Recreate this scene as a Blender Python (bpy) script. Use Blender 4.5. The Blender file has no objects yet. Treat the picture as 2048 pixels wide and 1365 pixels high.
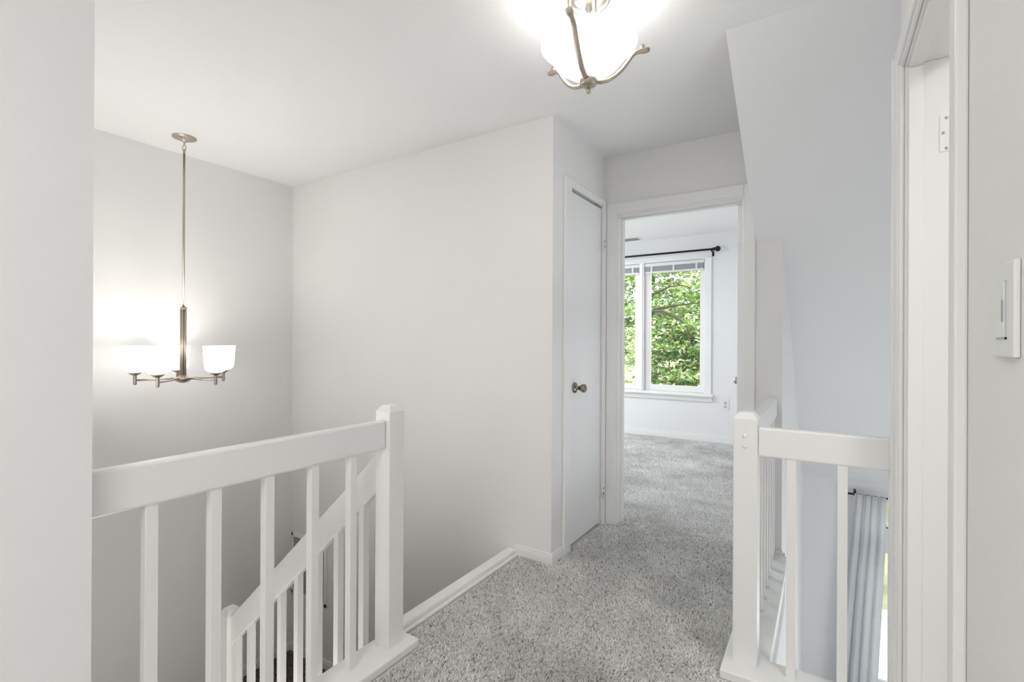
import bpy, bmesh, math, random
import numpy as np
from mathutils import Vector, Matrix

random.seed(7)
rng = np.random.default_rng(11)
PI = math.pi
scene = bpy.context.scene
COL = scene.collection

# ------------------------------------------------------------------ materials
def new_mat(name):
    m = bpy.data.materials.new(name); m.use_nodes = True
    nt = m.node_tree
    b = nt.nodes['Principled BSDF']
    return m, nt, b

def paint(name, rgb, rough=0.6, bump=0.02, scale=180.0, var=0.015, spec=0.3):
    """painted plaster / wood: faint roller texture, very slight tone variation"""
    m, nt, b = new_mat(name)
    tc = nt.nodes.new('ShaderNodeTexCoord')
    n1 = nt.nodes.new('ShaderNodeTexNoise'); n1.inputs['Scale'].default_value = 2.3; n1.inputs['Detail'].default_value = 3
    nt.links.new(tc.outputs['Object'], n1.inputs['Vector'])
    mix = nt.nodes.new('ShaderNodeMix'); mix.data_type = 'RGBA'
    lo = tuple(max(0, c - var) for c in rgb) + (1,); hi = tuple(min(1, c + var) for c in rgb) + (1,)
    mix.inputs['A'].default_value = lo; mix.inputs['B'].default_value = hi
    nt.links.new(n1.outputs['Fac'], mix.inputs['Factor'])
    nt.links.new(mix.outputs['Result'], b.inputs['Base Color'])
    b.inputs['Roughness'].default_value = rough
    b.inputs['Specular IOR Level'].default_value = spec
    if bump:
        n2 = nt.nodes.new('ShaderNodeTexNoise'); n2.inputs['Scale'].default_value = scale; n2.inputs['Detail'].default_value = 2
        nt.links.new(tc.outputs['Object'], n2.inputs['Vector'])
        bp = nt.nodes.new('ShaderNodeBump'); bp.inputs['Strength'].default_value = bump; bp.inputs['Distance'].default_value = 0.004
        nt.links.new(n2.outputs['Fac'], bp.inputs['Height'])
        nt.links.new(bp.outputs['Normal'], b.inputs['Normal'])
    return m

def metal(name, rgb, rough=0.3, streak=True):
    m, nt, b = new_mat(name)
    b.inputs['Metallic'].default_value = 1.0
    b.inputs['Base Color'].default_value = rgb + (1,)
    tc = nt.nodes.new('ShaderNodeTexCoord')
    n = nt.nodes.new('ShaderNodeTexNoise'); n.inputs['Scale'].default_value = 300
    nt.links.new(tc.outputs['Object'], n.inputs['Vector'])
    mr = nt.nodes.new('ShaderNodeMapRange'); mr.inputs['To Min'].default_value = rough - .05; mr.inputs['To Max'].default_value = rough + .08
    nt.links.new(n.outputs['Fac'], mr.inputs['Value']); nt.links.new(mr.outputs['Result'], b.inputs['Roughness'])
    return m

def frosted(name, emit, trans, tint=(1, 0.985, 0.96)):
    """frosted lamp glass lit from within: passes light and glows"""
    m = bpy.data.materials.new(name); m.use_nodes = True
    nt = m.node_tree; nt.nodes.clear()
    out = nt.nodes.new('ShaderNodeOutputMaterial')
    tr = nt.nodes.new('ShaderNodeBsdfTranslucent'); tr.inputs['Color'].default_value = (.95, .95, .95, 1)
    df = nt.nodes.new('ShaderNodeBsdfDiffuse'); df.inputs['Color'].default_value = (.9, .9, .9, 1)
    gl = nt.nodes.new('ShaderNodeBsdfGlossy'); gl.inputs['Roughness'].default_value = .35
    em = nt.nodes.new('ShaderNodeEmission'); em.inputs['Color'].default_value = tint + (1,); em.inputs['Strength'].default_value = emit
    m1 = nt.nodes.new('ShaderNodeMixShader'); m1.inputs[0].default_value = 1 - trans
    nt.links.new(tr.outputs[0], m1.inputs[1]); nt.links.new(df.outputs[0], m1.inputs[2])
    m2 = nt.nodes.new('ShaderNodeMixShader'); m2.inputs[0].default_value = .05
    nt.links.new(m1.outputs[0], m2.inputs[1]); nt.links.new(gl.outputs[0], m2.inputs[2])
    ad = nt.nodes.new('ShaderNodeAddShader')
    nt.links.new(m2.outputs[0], ad.inputs[0]); nt.links.new(em.outputs[0], ad.inputs[1])
    nt.links.new(ad.outputs[0], out.inputs['Surface'])
    return m

def glass_mat():
    m = bpy.data.materials.new('window_glass'); m.use_nodes = True
    nt = m.node_tree; nt.nodes.clear()
    out = nt.nodes.new('ShaderNodeOutputMaterial')
    t = nt.nodes.new('ShaderNodeBsdfTransparent'); t.inputs['Color'].default_value = (.97, .98, .97, 1)
    g = nt.nodes.new('ShaderNodeBsdfGlossy'); g.inputs['Roughness'].default_value = .02
    fr = nt.nodes.new('ShaderNodeFresnel'); fr.inputs['IOR'].default_value = 1.35
    mx = nt.nodes.new('ShaderNodeMixShader')
    nt.links.new(fr.outputs[0], mx.inputs[0]); nt.links.new(t.outputs[0], mx.inputs[1]); nt.links.new(g.outputs[0], mx.inputs[2])
    nt.links.new(mx.outputs[0], out.inputs['Surface'])
    return m

def attr_mat(name, rough=1.0, translucent=0.0, bright=1.0):
    """colour per strand / leaf comes from the mesh attribute 'tint'"""
    m = bpy.data.materials.new(name); m.use_nodes = True
    nt = m.node_tree; nt.nodes.clear()
    out = nt.nodes.new('ShaderNodeOutputMaterial')
    at = nt.nodes.new('ShaderNodeAttribute'); at.attribute_name = 'tint'
    df = nt.nodes.new('ShaderNodeBsdfDiffuse'); df.inputs['Roughness'].default_value = .5
    nt.links.new(at.outputs['Color'], df.inputs['Color'])
    last = df
    if name.startswith('carpet'):
        df = nt.nodes.new('ShaderNodeBsdfPrincipled'); df.inputs['Roughness'].default_value = 1; df.inputs['Specular IOR Level'].default_value = .05
        nt.links.new(at.outputs['Color'], df.inputs['Base Color']); df.inputs['Sheen Weight'].default_value = .45; df.inputs['Sheen Roughness'].default_value = .45
        last = df
    if translucent:
        tr = nt.nodes.new('ShaderNodeBsdfTranslucent'); nt.links.new(at.outputs['Color'], tr.inputs['Color'])
        mx = nt.nodes.new('ShaderNodeMixShader'); mx.inputs[0].default_value = translucent
        nt.links.new(df.outputs[0], mx.inputs[1]); nt.links.new(tr.outputs[0], mx.inputs[2]); last = mx
        gl = nt.nodes.new('ShaderNodeBsdfGlossy'); gl.inputs['Roughness'].default_value = .35
        m3 = nt.nodes.new('ShaderNodeMixShader'); m3.inputs[0].default_value = .12
        nt.links.new(last.outputs[0], m3.inputs[1]); nt.links.new(gl.outputs[0], m3.inputs[2]); last = m3
    nt.links.new(last.outputs[0], out.inputs['Surface'])
    return m

def cloth_mat():
    m = bpy.data.materials.new('sheer_white_cloth'); m.use_nodes = True
    nt = m.node_tree; nt.nodes.clear()
    out = nt.nodes.new('ShaderNodeOutputMaterial')
    n = nt.nodes.new('ShaderNodeTexNoise'); n.inputs['Scale'].default_value = 400
    mx0 = nt.nodes.new('ShaderNodeMix'); mx0.data_type = 'RGBA'
    mx0.inputs['A'].default_value = (.80, .81, .84, 1); mx0.inputs['B'].default_value = (.88, .885, .90, 1)
    nt.links.new(n.outputs['Fac'], mx0.inputs['Factor'])
    df = nt.nodes.new('ShaderNodeBsdfDiffuse'); tr = nt.nodes.new('ShaderNodeBsdfTranslucent')
    for q in (df, tr): nt.links.new(mx0.outputs['Result'], q.inputs['Color'])
    mx = nt.nodes.new('ShaderNodeMixShader'); mx.inputs[0].default_value = .45
    nt.links.new(df.outputs[0], mx.inputs[1]); nt.links.new(tr.outputs[0], mx.inputs[2])
    nt.links.new(mx.outputs[0], out.inputs['Surface'])
    return m

def carpet_mat(name, a, b_, scale=220):
    m, nt, b = new_mat(name)
    tc = nt.nodes.new('ShaderNodeTexCoord')
    n1 = nt.nodes.new('ShaderNodeTexNoise'); n1.inputs['Scale'].default_value = scale; n1.inputs['Detail'].default_value = 4
    n2 = nt.nodes.new('ShaderNodeTexNoise'); n2.inputs['Scale'].default_value = 5; n2.inputs['Detail'].default_value = 3
    for n in (n1, n2): nt.links.new(tc.outputs['Object'], n.inputs['Vector'])
    ad = nt.nodes.new('ShaderNodeMath'); ad.operation = 'MULTIPLY_ADD'; ad.inputs[1].default_value = .35
    nt.links.new(n2.outputs['Fac'], ad.inputs[0]); nt.links.new(n1.outputs['Fac'], ad.inputs[2])
    cr = nt.nodes.new('ShaderNodeValToRGB'); cr.color_ramp.elements[0].position = .45; cr.color_ramp.elements[1].position = .85
    cr.color_ramp.elements[0].color = a + (1,); cr.color_ramp.elements[1].color = b_ + (1,)
    nt.links.new(ad.outputs[0], cr.inputs['Fac']); nt.links.new(cr.outputs['Color'], b.inputs['Base Color'])
    b.inputs['Roughness'].default_value = 1; b.inputs['Specular IOR Level'].default_value = 0
    bp = nt.nodes.new('ShaderNodeBump'); bp.inputs['Strength'].default_value = .6; bp.inputs['Distance'].default_value = .006
    nt.links.new(n1.outputs['Fac'], bp.inputs['Height']); nt.links.new(bp.outputs['Normal'], b.inputs['Normal'])
    return m

def ground_mat(name, cols, scale):
    m, nt, b = new_mat(name)
    tc = nt.nodes.new('ShaderNodeTexCoord')
    n = nt.nodes.new('ShaderNodeTexNoise'); n.inputs['Scale'].default_value = scale; n.inputs['Detail'].default_value = 6; n.inputs['Roughness'].default_value = .7
    nt.links.new(tc.outputs['Object'], n.inputs['Vector'])
    cr = nt.nodes.new('ShaderNodeValToRGB')
    for i, (p, c) in enumerate(cols):
        e = cr.color_ramp.elements[i] if i < 2 else cr.color_ramp.elements.new(p)
        e.position = p; e.color = c + (1,)
    nt.links.new(n.outputs['Fac'], cr.inputs['Fac']); nt.links.new(cr.outputs['Color'], b.inputs['Base Color'])
    b.inputs['Roughness'].default_value = 1; b.inputs['Specular IOR Level'].default_value = .05
    return m

M = dict(
    wall=paint('wall_paint', (.86, .853, .842), .75, .05, 260),
    cool=paint('cool_white_paint', (.85, .853, .857), .75, .05, 260),
    ceil=paint('ceiling_paint', (.89, .887, .88), .85, .05, 260),
    trim=paint('trim_paint', (.885, .882, .872), .35, 0, 90, .01, .45),
    rail=paint('railing_paint', (.885, .882, .872), .30, .02, 60, .012, .5),
    door=paint('door_paint', (.88, .883, .886), .38, .012, 90, .01, .45),
    nickel=metal('brushed_nickel', (.50, .44, .37), .34),
    silver=metal('satin_silver', (.50, .46, .41), .38),
    brass=metal('aged_brass', (.27, .235, .19), .2),
    steel=metal('grey_steel', (.45, .45, .45), .35),
    black=paint('black_metal', (.012, .012, .013), .4, 0, 60, .004),
    dark=paint('dark_recess', (.03, .028, .026), .9, 0, 60, .005),
    grille=paint('grille_brown', (.11, .085, .07), .8, 0, 60, .01),
    plate=paint('white_plastic', (.84, .84, .835), .3, 0, 60, .004, .5),
    blind=paint('blind_vinyl', (.80, .80, .81), .5, 0, 60, .01),
    slat=paint('blind_slat_edge', (.55, .55, .57), .6, 0, 60, .02),
    bowl=frosted('frosted_bowl_glass', 2.6, .4),
    shade=frosted('frosted_shade_glass', .62, .3),
    glass=glass_mat(),
    curtain=cloth_mat(),
    carpet=carpet_mat('carpet_backing', (.50, .495, .485), (.82, .815, .80)),
    pile=attr_mat('carpet_pile_yarn'),
    brown=carpet_mat('brown_carpet_backing', (.05, .04, .03), (.17, .135, .11), 160),
    leaf=attr_mat('leaf_green', translucent=.42),
    bark=paint('bark', (.055, .043, .035), .95, .6, 40, .02, .1),
    hill=ground_mat('leaf_litter', [(.3, (.16, .17, .08)), (.7, (.50, .44, .40)), (.5, (.30, .30, .17)), (.85, (.62, .60, .52))], 1.3),
    pale=ground_mat('pale_wood_floor', [(.3, (.62, .58, .53)), (.7, (.74, .70, .65))], 3),
    patio=ground_mat('pale_patio', [(.3, (.72, .71, .68)), (.7, (.85, .84, .82))], 6),
)

# ------------------------------------------------------------------ mesh builder
class MB:
    def __init__(s): s.bm = bmesh.new()
    def add(s, b, smooth=False):
        if smooth:
            for f in b.faces: f.smooth = True
        me = bpy.data.meshes.new('tmp'); b.to_mesh(me); b.free()
        s.bm.from_mesh(me); bpy.data.meshes.remove(me); return s
    def box(s, x0, x1, y0, y1, z0, z1, bev=0, seg=2, mat=None):
        b = bmesh.new(); bmesh.ops.create_cube(b, size=1)
        for v in b.verts:
            v.co = Vector(((x0 + x1) / 2 + v.co.x * (x1 - x0), (y0 + y1) / 2 + v.co.y * (y1 - y0), (z0 + z1) / 2 + v.co.z * (z1 - z0)))
        if bev: bmesh.ops.bevel(b, geom=b.edges[:], offset=bev, segments=seg, affect='EDGES', profile=.5)
        if mat: bmesh.ops.transform(b, matrix=mat, verts=b.verts)
        return s.add(b)
    def prism(s, pts, axis, a0, a1, bev=0, mat=None):
        """polygon pts in the two other axes (in xyz order), extruded along axis from a0 to a1"""
        b = bmesh.new()
        def P(p, a):
            return {'x': (a, p[0], p[1]), 'y': (p[0], a, p[1]), 'z': (p[0], p[1], a)}[axis]
        v0 = [b.verts.new(P(p, a0)) for p in pts]; v1 = [b.verts.new(P(p, a1)) for p in pts]
        n = len(pts)
        b.faces.new(v0); b.faces.new(list(reversed(v1)))
        for i in range(n): b.faces.new((v0[i], v1[i], v1[(i + 1) % n], v0[(i + 1) % n]))
        bmesh.ops.recalc_face_normals(b, faces=b.faces)
        if bev: bmesh.ops.bevel(b, geom=b.edges[:], offset=bev, segments=2, affect='EDGES', profile=.5)
        if mat: bmesh.ops.transform(b, matrix=mat, verts=b.verts)
        return s.add(b)
    def tube(s, pts, rad, n=12, flat=1.0, smooth=True):
        pts = [Vector(p) for p in pts]
        if not hasattr(rad, '__len__'): rad = [rad] * len(pts)
        b = bmesh.new(); rings = []
        t0 = (pts[1] - pts[0]).normalized()
        up = Vector((0, 0, 1)) if abs(t0.z) < .9 else Vector((1, 0, 0))
        u = t0.cross(up).normalized()
        for i, p in enumerate(pts):
            t = (pts[min(i + 1, len(pts) - 1)] - pts[max(i - 1, 0)]).normalized()
            u = (u - t * u.dot(t)).normalized(); w = t.cross(u)
            rings.append([b.verts.new(p + (u * math.cos(2 * PI * k / n) + w * math.sin(2 * PI * k / n) * flat) * rad[i]) for k in range(n)])
        for a, c in zip(rings, rings[1:]):
            for k in range(n): b.faces.new((a[k], a[(k + 1) % n], c[(k + 1) % n], c[k]))
        b.faces.new(list(reversed(rings[0]))); b.faces.new(rings[-1])
        bmesh.ops.recalc_face_normals(b, faces=b.faces)
        for f in b.faces: f.smooth = smooth and len(f.verts) == 4
        return s.add(b)
    def lathe(s, prof, c, n=40, axis=(0, 0, 1), smooth=True):
        """prof: (radius, height) pairs about an axis through c"""
        ax = Vector(axis).normalized()
        q = Vector((0, 0, 1)).rotation_difference(ax)
        b = bmesh.new(); rings = []
        for r, h in prof:
            if r < 1e-6: rings.append([b.verts.new(Vector(c) + q @ Vector((0, 0, h)))])
            else: rings.append([b.verts.new(Vector(c) + q @ Vector((r * math.cos(2 * PI * k / n), r * math.sin(2 * PI * k / n), h))) for k in range(n)])
        for a, d in zip(rings, rings[1:]):
            for k in range(n):
                k2 = (k + 1) % n
                if len(a) == 1 and len(d) == 1: continue
                if len(a) == 1: b.faces.new((a[0], d[k2], d[k]))
                elif len(d) == 1: b.faces.new((a[k], a[k2], d[0]))
                else: b.faces.new((a[k], a[k2], d[k2], d[k]))
        bmesh.ops.recalc_face_normals(b, faces=b.faces)
        return s.add(b, smooth)
    def ball(s, c, r, sq=(1, 1, 1)):
        b = bmesh.new(); bmesh.ops.create_uvsphere(b, u_segments=20, v_segments=12, radius=r)
        for v in b.verts: v.co = Vector((v.co.x * sq[0] + c[0], v.co.y * sq[1] + c[1], v.co.z * sq[2] + c[2]))
        return s.add(b, True)

def link(name, me, m, parent=None, mats=None):
    o = bpy.data.objects.new(name, me); COL.objects.link(o)
    for mm in (mats or [m]): me.materials.append(mm)
    if parent:
        o.parent = parent
        o.matrix_parent_inverse = Matrix.Identity(4)
        if parent.type == 'EMPTY' or parent.location.length > 0 or parent.parent:
            w = Vector((0, 0, 0)); p = parent
            while p: w += p.location; p = p.parent
            me.transform(Matrix.Translation(-w))
    return o

def obj(name, mb, m, parent=None, auto=None):
    me = bpy.data.meshes.new(name); mb.bm.to_mesh(me); mb.bm.free(); me.name = name
    return link(name, me, m, parent)

def tag(o, label, cat, group=None, kind=None):
    o['label'] = label; o['category'] = cat
    if group: o['group'] = group
    if kind: o['kind'] = kind
    return o

def thing(name, label, cat, loc, group=None):
    o = bpy.data.objects.new(name, None); COL.objects.link(o)
    o.location = loc; o.empty_display_size = .1
    return tag(o, label, cat, group)

def struct(name, mb, m, label=None, cat=None, parent=None):
    o = obj(name, mb, m, parent)
    if parent is None:
        o['kind'] = 'structure'
        if label: o['label'] = label; o['category'] = cat
    return o

def arr_mesh(name, verts, faces, tint=None):
    """fast mesh from numpy arrays; faces (n,k) all the same size"""
    me = bpy.data.meshes.new(name)
    nv, (nf, k) = len(verts), faces.shape
    me.vertices.add(nv); me.vertices.foreach_set('co', verts.astype(np.float32).ravel())
    me.loops.add(nf * k); me.loops.foreach_set('vertex_index', faces.astype(np.int32).ravel())
    me.polygons.add(nf); me.polygons.foreach_set('loop_start', np.arange(0, nf * k, k, dtype=np.int32))
    me.update(calc_edges=True)
    if tint is not None:
        a = me.attributes.new('tint', 'FLOAT_COLOR', 'POINT')
        c = np.ones((nv, 4), np.float32); c[:, :3] = tint
        a.data.foreach_set('color', c.ravel())
    return me

# ------------------------------------------------------------------ camera (eye 1.22 m above the hall floor)
yaw, pit, rol, F = math.radians(32.6), math.radians(-.05), math.radians(.276), 978.4
cy, sy = math.cos(yaw), math.sin(yaw)
A = Matrix(((cy, sy, 0), (0, 0, -1), (-sy, cy, 0)))
P_ = Matrix(((1, 0, 0), (0, math.cos(pit), -math.sin(pit)), (0, math.sin(pit), math.cos(pit))))
R_ = Matrix(((math.cos(rol), -math.sin(rol), 0), (math.sin(rol), math.cos(rol), 0), (0, 0, 1)))
K = R_ @ P_ @ A
rot = Matrix((K[0], -K[1], -K[2])).transposed()
cam_d = bpy.data.cameras.new('camera'); cam = bpy.data.objects.new('camera', cam_d); COL.objects.link(cam)
cam.matrix_world = Matrix.Translation((0, 0, 1.22)) @ rot.to_4x4()
cam_d.sensor_width = 36; cam_d.lens = F / 2048 * 36; cam_d.clip_start = .02; cam_d.clip_end = 200
scene.camera = cam

# ------------------------------------------------------------------ dimensions
ZC = 2.46                      # hall ceiling
XL, XS, XK = -3.62, -1.50, -1.255   # stairwell wall, stair edge of the floor, closet wall
XR, XV = .20, -.19             # right wall face, edge of the floor at the overlook
YN, YE, YD, YB = .42, 2.37, 3.125, 6.34   # stairwell near wall, stairwell end wall, doorway wall, window wall
YW = 1.975                     # far end of the right wall
ZB = 2.55                      # bedroom ceiling
ZLOW = -2.80                   # living room floor

# ------------------------------------------------------------------ shell
struct('floor', MB().box(XS, XV, -5.2, YD + .12, -.30, 0).box(XV, XR + .12, -5.2, YW + .05, -.30, 0)
       .box(XR + .12, 1.9, -5.2, YW, -.30, 0), M['carpet'], 'grey carpeted floor of the upstairs hallway', 'floor')
struct('floor_bedroom', MB().box(-4.7, -.32, YD + .12, YB, -.30, 0), M['carpet'], 'grey carpeted bedroom floor beyond the doorway', 'floor')
struct('floor_landing', MB().box(XL, -2.60, YN, YE, -1.40, -1.27), M['brown'], 'brown carpeted stair landing below the chandelier', 'floor')
fl = MB()
for i in range(6):
    fl.box(-2.60 + .18 * i, XS - .0, 1.43, YE, -1.40, -1.27 + .21 * i + (.0 if i else .0))
struct('floor_stairs', fl, M['brown'], 'brown carpeted stair flight going down from the hallway', 'stairs')
struct('floor_lower', MB().box(-3.74, 3.6, -5.2, YB, ZLOW - .1, ZLOW), M['pale'], 'living room floor one storey below', 'floor')

struct('ceiling', MB().box(-3.74, -.336, -5.2, YD, ZC, ZC + .08).box(-.336, 1.9, -5.2, 2.09, ZC, ZC + .08), M['ceil'],
       'flat white ceiling over the hallway and stairs', 'ceiling')
struct('ceiling_bedroom', MB().box(-4.7, -.32, YD + .12, YB, ZB, ZB + .08), M['ceil'], 'flat white bedroom ceiling', 'ceiling')
sl = MB().prism([(2.09, ZC), (YD, 1.80), (YD, ZC + .08), (2.09, ZC + .08)], 'x', -.336, 3.5)
sl.prism([(YD, 1.80), (YB, -.25), (YB, -.12), (YD, 1.93)], 'x', -.2, 3.5)
struct('ceiling_sloped', sl, M['cool'], 'white sloped ceiling falling away above the overlook', 'ceiling')

struct('wall_left', MB().box(-1.51, -1.39, -5.2, YN, -.3, ZC), M['cool'], 'white wall beside the camera at the left edge', 'wall')
struct('wall_stairwell', MB().box(XL - .12, XL, YN, YE + .12, ZLOW, ZC), M['wall'], 'white far side wall of the stairwell behind the chandelier', 'wall')
struct('wall_stairwell_near', MB().box(XL, -1.51, YN - .12, YN, ZLOW, ZC), M['wall'], 'near end wall of the stairwell', 'wall')
struct('wall_stairwell_end', MB().box(XL, XK, YE, YE + .12, ZLOW, ZC), M['wall'], 'white end wall of the stairwell beside the closet', 'wall')
struct('wall_stairwell_hall', MB().box(XS, XS + .1, YN, YE, ZLOW, -.30), M['wall'], 'stairwell wall below the hallway floor edge', 'wall')
# closet front wall (faces +X), opening 2.585..3.068
struct('wall_closet', MB().box(XK - .12, XK, YE + .12, 2.585, 0, ZC).box(XK - .12, XK, 2.585, 3.068, 2.16, ZC).box(XK - .12, XK, 3.068, YD, 0, ZC),
       M['wall'], 'narrow white wall around the closet door', 'wall')
# doorway wall, opening -1.165..-.405 up to 2.065
struct('wall_back', MB().box(-3.6, -1.165, YD, YD + .12, 0, ZB).box(-1.165, -.405, YD, YD + .12, 2.065, ZB).box(-.405, -.2, YD, YD + .12, -.30, ZB),
       M['wall'], 'white wall around the bedroom doorway', 'wall')
struct('wall_bedroom_right', MB().box(-.32, -.2, YD + .12, YB, ZLOW, ZB + .08).box(-.30, XV, 2.07, YD + .12, ZLOW, -.30),
       M['cool'], 'white side wall running down from the bedroom to the living room', 'wall')
struct('wall_bedroom_left', MB().box(-4.82, -4.7, YD + .12, 4.0, 0, ZB).box(-4.82, -4.7, 5.8, YB, 0, ZB).box(-4.82, -4.7, 4.0, 5.8, 0, .6).box(-4.82, -4.7, 4.0, 5.8, 2.2, ZB)
       , M['cool'], 'bedroom wall on the left', 'wall')
# window wall: bedroom window -2.82..-1.24 x .58...2.26 ; living room window .42..2.2 x -2.1..-.405
ww = MB()
WX0, WX1, WZ0, WZ1 = -2.82, -1.24, .58, 2.26
LX0, LX1, LZ0, LZ1 = .30, 2.3, -2.35, -.41
ww.box(-4.82, WX0, YB, YB + .14, ZLOW, ZB + .1).box(WX0, WX1, YB, YB + .14, WZ1, ZB + .1).box(WX0, WX1, YB, YB + .14, ZLOW, WZ0)
ww.box(WX1, LX0, YB, YB + .14, ZLOW, ZB + .1).box(LX0, LX1, YB, YB + .14, LZ1, ZB + .1).box(LX0, LX1, YB, YB + .14, ZLOW, LZ0).box(LX1, 3.6, YB, YB + .14, ZLOW, ZB + .1)
struct('wall_window', ww, M['cool'], 'white exterior wall holding the windows', 'wall')
# right wall with the bathroom doorway 1.147..1.865, up to 2.05
DY0, DY1, DZ = 1.147, 1.865, 2.05
struct('wall_right', MB().box(XR, XR + .12, -5.2, DY0, 0, ZC).box(XR, XR + .12, DY0, DY1, DZ, ZC).box(XR, XR + .12, DY1, YW, 0, ZC),
       M['wall'], 'white wall with the dimmer switch at the right edge', 'wall')
struct('wall_bathroom', MB().box(XR + .12, 1.9, YW - .1, YW, 0, ZC).box(1.8, 1.9, -.6, YW - .1, 0, ZC).box(XR + .12, 1.8, -.7, -.6, 0, ZC),
       M['wall'], 'walls of the room beyond the right doorway', 'wall')
struct('wall_living_right', MB().box(3.5, 3.6, YW, 2.5, ZLOW, ZC).box(3.5, 3.6, 4.1, YB, ZLOW, 2).box(3.5, 3.6, 2.5, 4.1, -.5, 2), M['cool'], 'right wall of the living room', 'wall')
struct('wall_living_near', MB().box(XV, 3.5, YW - .05, YW + .05, ZLOW, -.30).box(1.9, 3.5, YW - .1, YW, -.3, ZC), M['cool'], 'living room wall under the hallway edge', 'wall')
struct('wall_near', MB().box(-1.51, 1.9, -5.3, -5.2, 0, ZC), M['wall'], 'hallway end wall behind the camera', 'wall')
# roof and outer skin keep daylight to the windows
struct('ceiling_attic', MB().box(-5, 3.8, -5.5, YB + .3, ZB + .12, ZB + .2), M['ceil'], 'attic floor above all rooms', 'ceiling')
struct('wall_exterior', MB().box(-5, -4.9, -5.5, 4.0, -3, ZB + .12).box(-5, -4.9, 5.8, YB + .14, -3, ZB + .12).box(-5, -4.9, 4.0, 5.8, -3, .55).box(-5, -4.9, 4.0, 5.8, 2.25, ZB + .12)
       .box(-4.9, 3.8, -5.5, -5.4, -3, ZB + .12).box(3.7, 3.8, -5.5, 2.5, -3, ZB + .12).box(3.7, 3.8, 4.1, YB + .14, -3, ZB + .12).box(3.7, 3.8, 2.5, 4.1, -.5, ZB + .12),
       M['wall'], 'outer walls of the house', 'wall')

# ------------------------------------------------------------------ trim
def casing_v(mb, face, axis, a0, a1, z0, z1, out, inner):
    """vertical door casing board with a beaded inner edge; axis: 'x' board lies in a Y plane, 'y' in an X plane"""
    d = .018 * out
    if axis == 'x':
        y0, y1 = sorted((face, face + d)); mb.box(a0, a1, y0, y1, z0, z1, .004)
        y0, y1 = sorted((face, face + d * .62))
        mb.box(min(a0 + .004, inner), max(a1 - .004, inner), y0, y1, z0, z1 - .004, .003)
    else:
        x0, x1 = sorted((face, face + d)); mb.box(x0, x1, a0, a1, z0, z1, .004)
        x0, x1 = sorted((face, face + d * .62)); mb.box(x0, x1, min(a0 + .004, inner), max(a1 - .004, inner), z0, z1 - .004, .003)

# bedroom doorway: casing towards the hall and jamb lining
t = MB()
casing_v(t, YD, 'x', -1.2385, -1.172, 0, 2.14, -1, -1.165)
casing_v(t, YD, 'x', -.398, -.338, 0, 2.14, -1, -.405)
t.box(-1.172, -.398, YD - .0175, YD, 2.0755, 2.1395, .003).box(-1.165, -.405, YD - .0105, YD, 2.065, 2.08, .003)
struct('trim_1', t, M['trim'], 'white casing around the bedroom doorway', 'door trim')
t = MB().box(-1.175, -1.160, YD + .001, YD + .125, 0, 2.0545, .001).box(-.410, -.395, YD + .001, YD + .125, 0, 2.0545, .001).box(-1.174, -.396, YD + .001, YD + .125, 2.055, 2.075, .001)
t.box(-1.161, -1.149, YD + .05, YD + .085, 0, 2.045, .001).box(-1.1595, -.4105, YD + .05, YD + .085, 2.0455, 2.056, .001)
struct('trim_2', t, M['trim'], 'white jamb lining of the bedroom doorway', 'door jamb')
# closet casing on the X = XK wall
t = MB()
casing_v(t, XK, 'y', 2.497, 2.578, 0, 2.165, 1, 2.585)
casing_v(t, XK, 'y', 3.078, YD - .0172, 0, 2.165, 1, 3.066)
t.box(XK, XK + .0175, 2.578, 3.078, 2.1255, 2.1645, .003).box(XK, XK + .0105, 2.585, 3.066, 2.120, 2.1255, .001)
t.box(XK - .12, XK - .005, 2.578, 2.588, 0, 2.1515).box(XK - .12, XK - .005, 3.0665, 3.072, 0, 2.1515).box(XK - .12, XK - .005, 2.579, 3.071, 2.152, 2.16)
struct('trim_3', t, M['trim'], 'white casing around the narrow closet door', 'door trim')
# right doorway: casing on X = XR wall and jamb
t = MB()
casing_v(t, XR, 'y', 1.884, YW, 0, DZ + .075, -1, 1.872)
casing_v(t, XR, 'y', DY0 - .058, DY0 - .010, 0, DZ + .075, -1, DY0 - .003)
t.box(XR - .0175, XR, DY0 - .010, 1.884, DZ + .0155, DZ + .0745, .003).box(XR - .0105, XR, DY0 - .003, 1.872, DZ + .004, DZ + .02, .003)
t.box(XR - .023, XR - .014, 1.962, YW + .001, 0, DZ + .0755, .003)
struct('trim_4', t, M['trim'], 'white casing around the doorway at the right', 'door trim')
t = MB()
t.box(XR + .001, XR + .125, DY1 - .002, DY1 + .012, 0, DZ - .0025, .001).box(XR + .001, XR + .125, DY0 - .012, DY0 + .002, 0, DZ - .0025, .001).box(XR + .001, XR + .125, DY0 - .011, DY1 + .011, DZ - .002, DZ + .012, .001)
t.box(XR + .008, XR + .041, DY1 - .012, DY1 - .001, 0, DZ - .0125, .001).box(XR + .008, XR + .041, DY0 + .003, DY1 - .003, DZ - .012, DZ - .001, .001)
jam = struct('trim_5', t, M['trim'], 'white jamb lining of the doorway at the right', 'door jamb')
h = MB()
h.box(XR + .078, XR + .126, DY1 - .0045, DY1 - .001, 1.775, 1.882, .0012)
obj('hinge', h, M['trim'], jam)
for x, z in ((XR + .093, 1.873 - .002), (XR + .086, 1.829), (XR + .093, 1.784)):
    obj('screw', MB().lathe([(0, .002), (.0035, .0015), (.0042, 0)], (x, DY1 - .0044, z), 14, (0, -1, 0)), M['steel'], jam)

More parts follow.
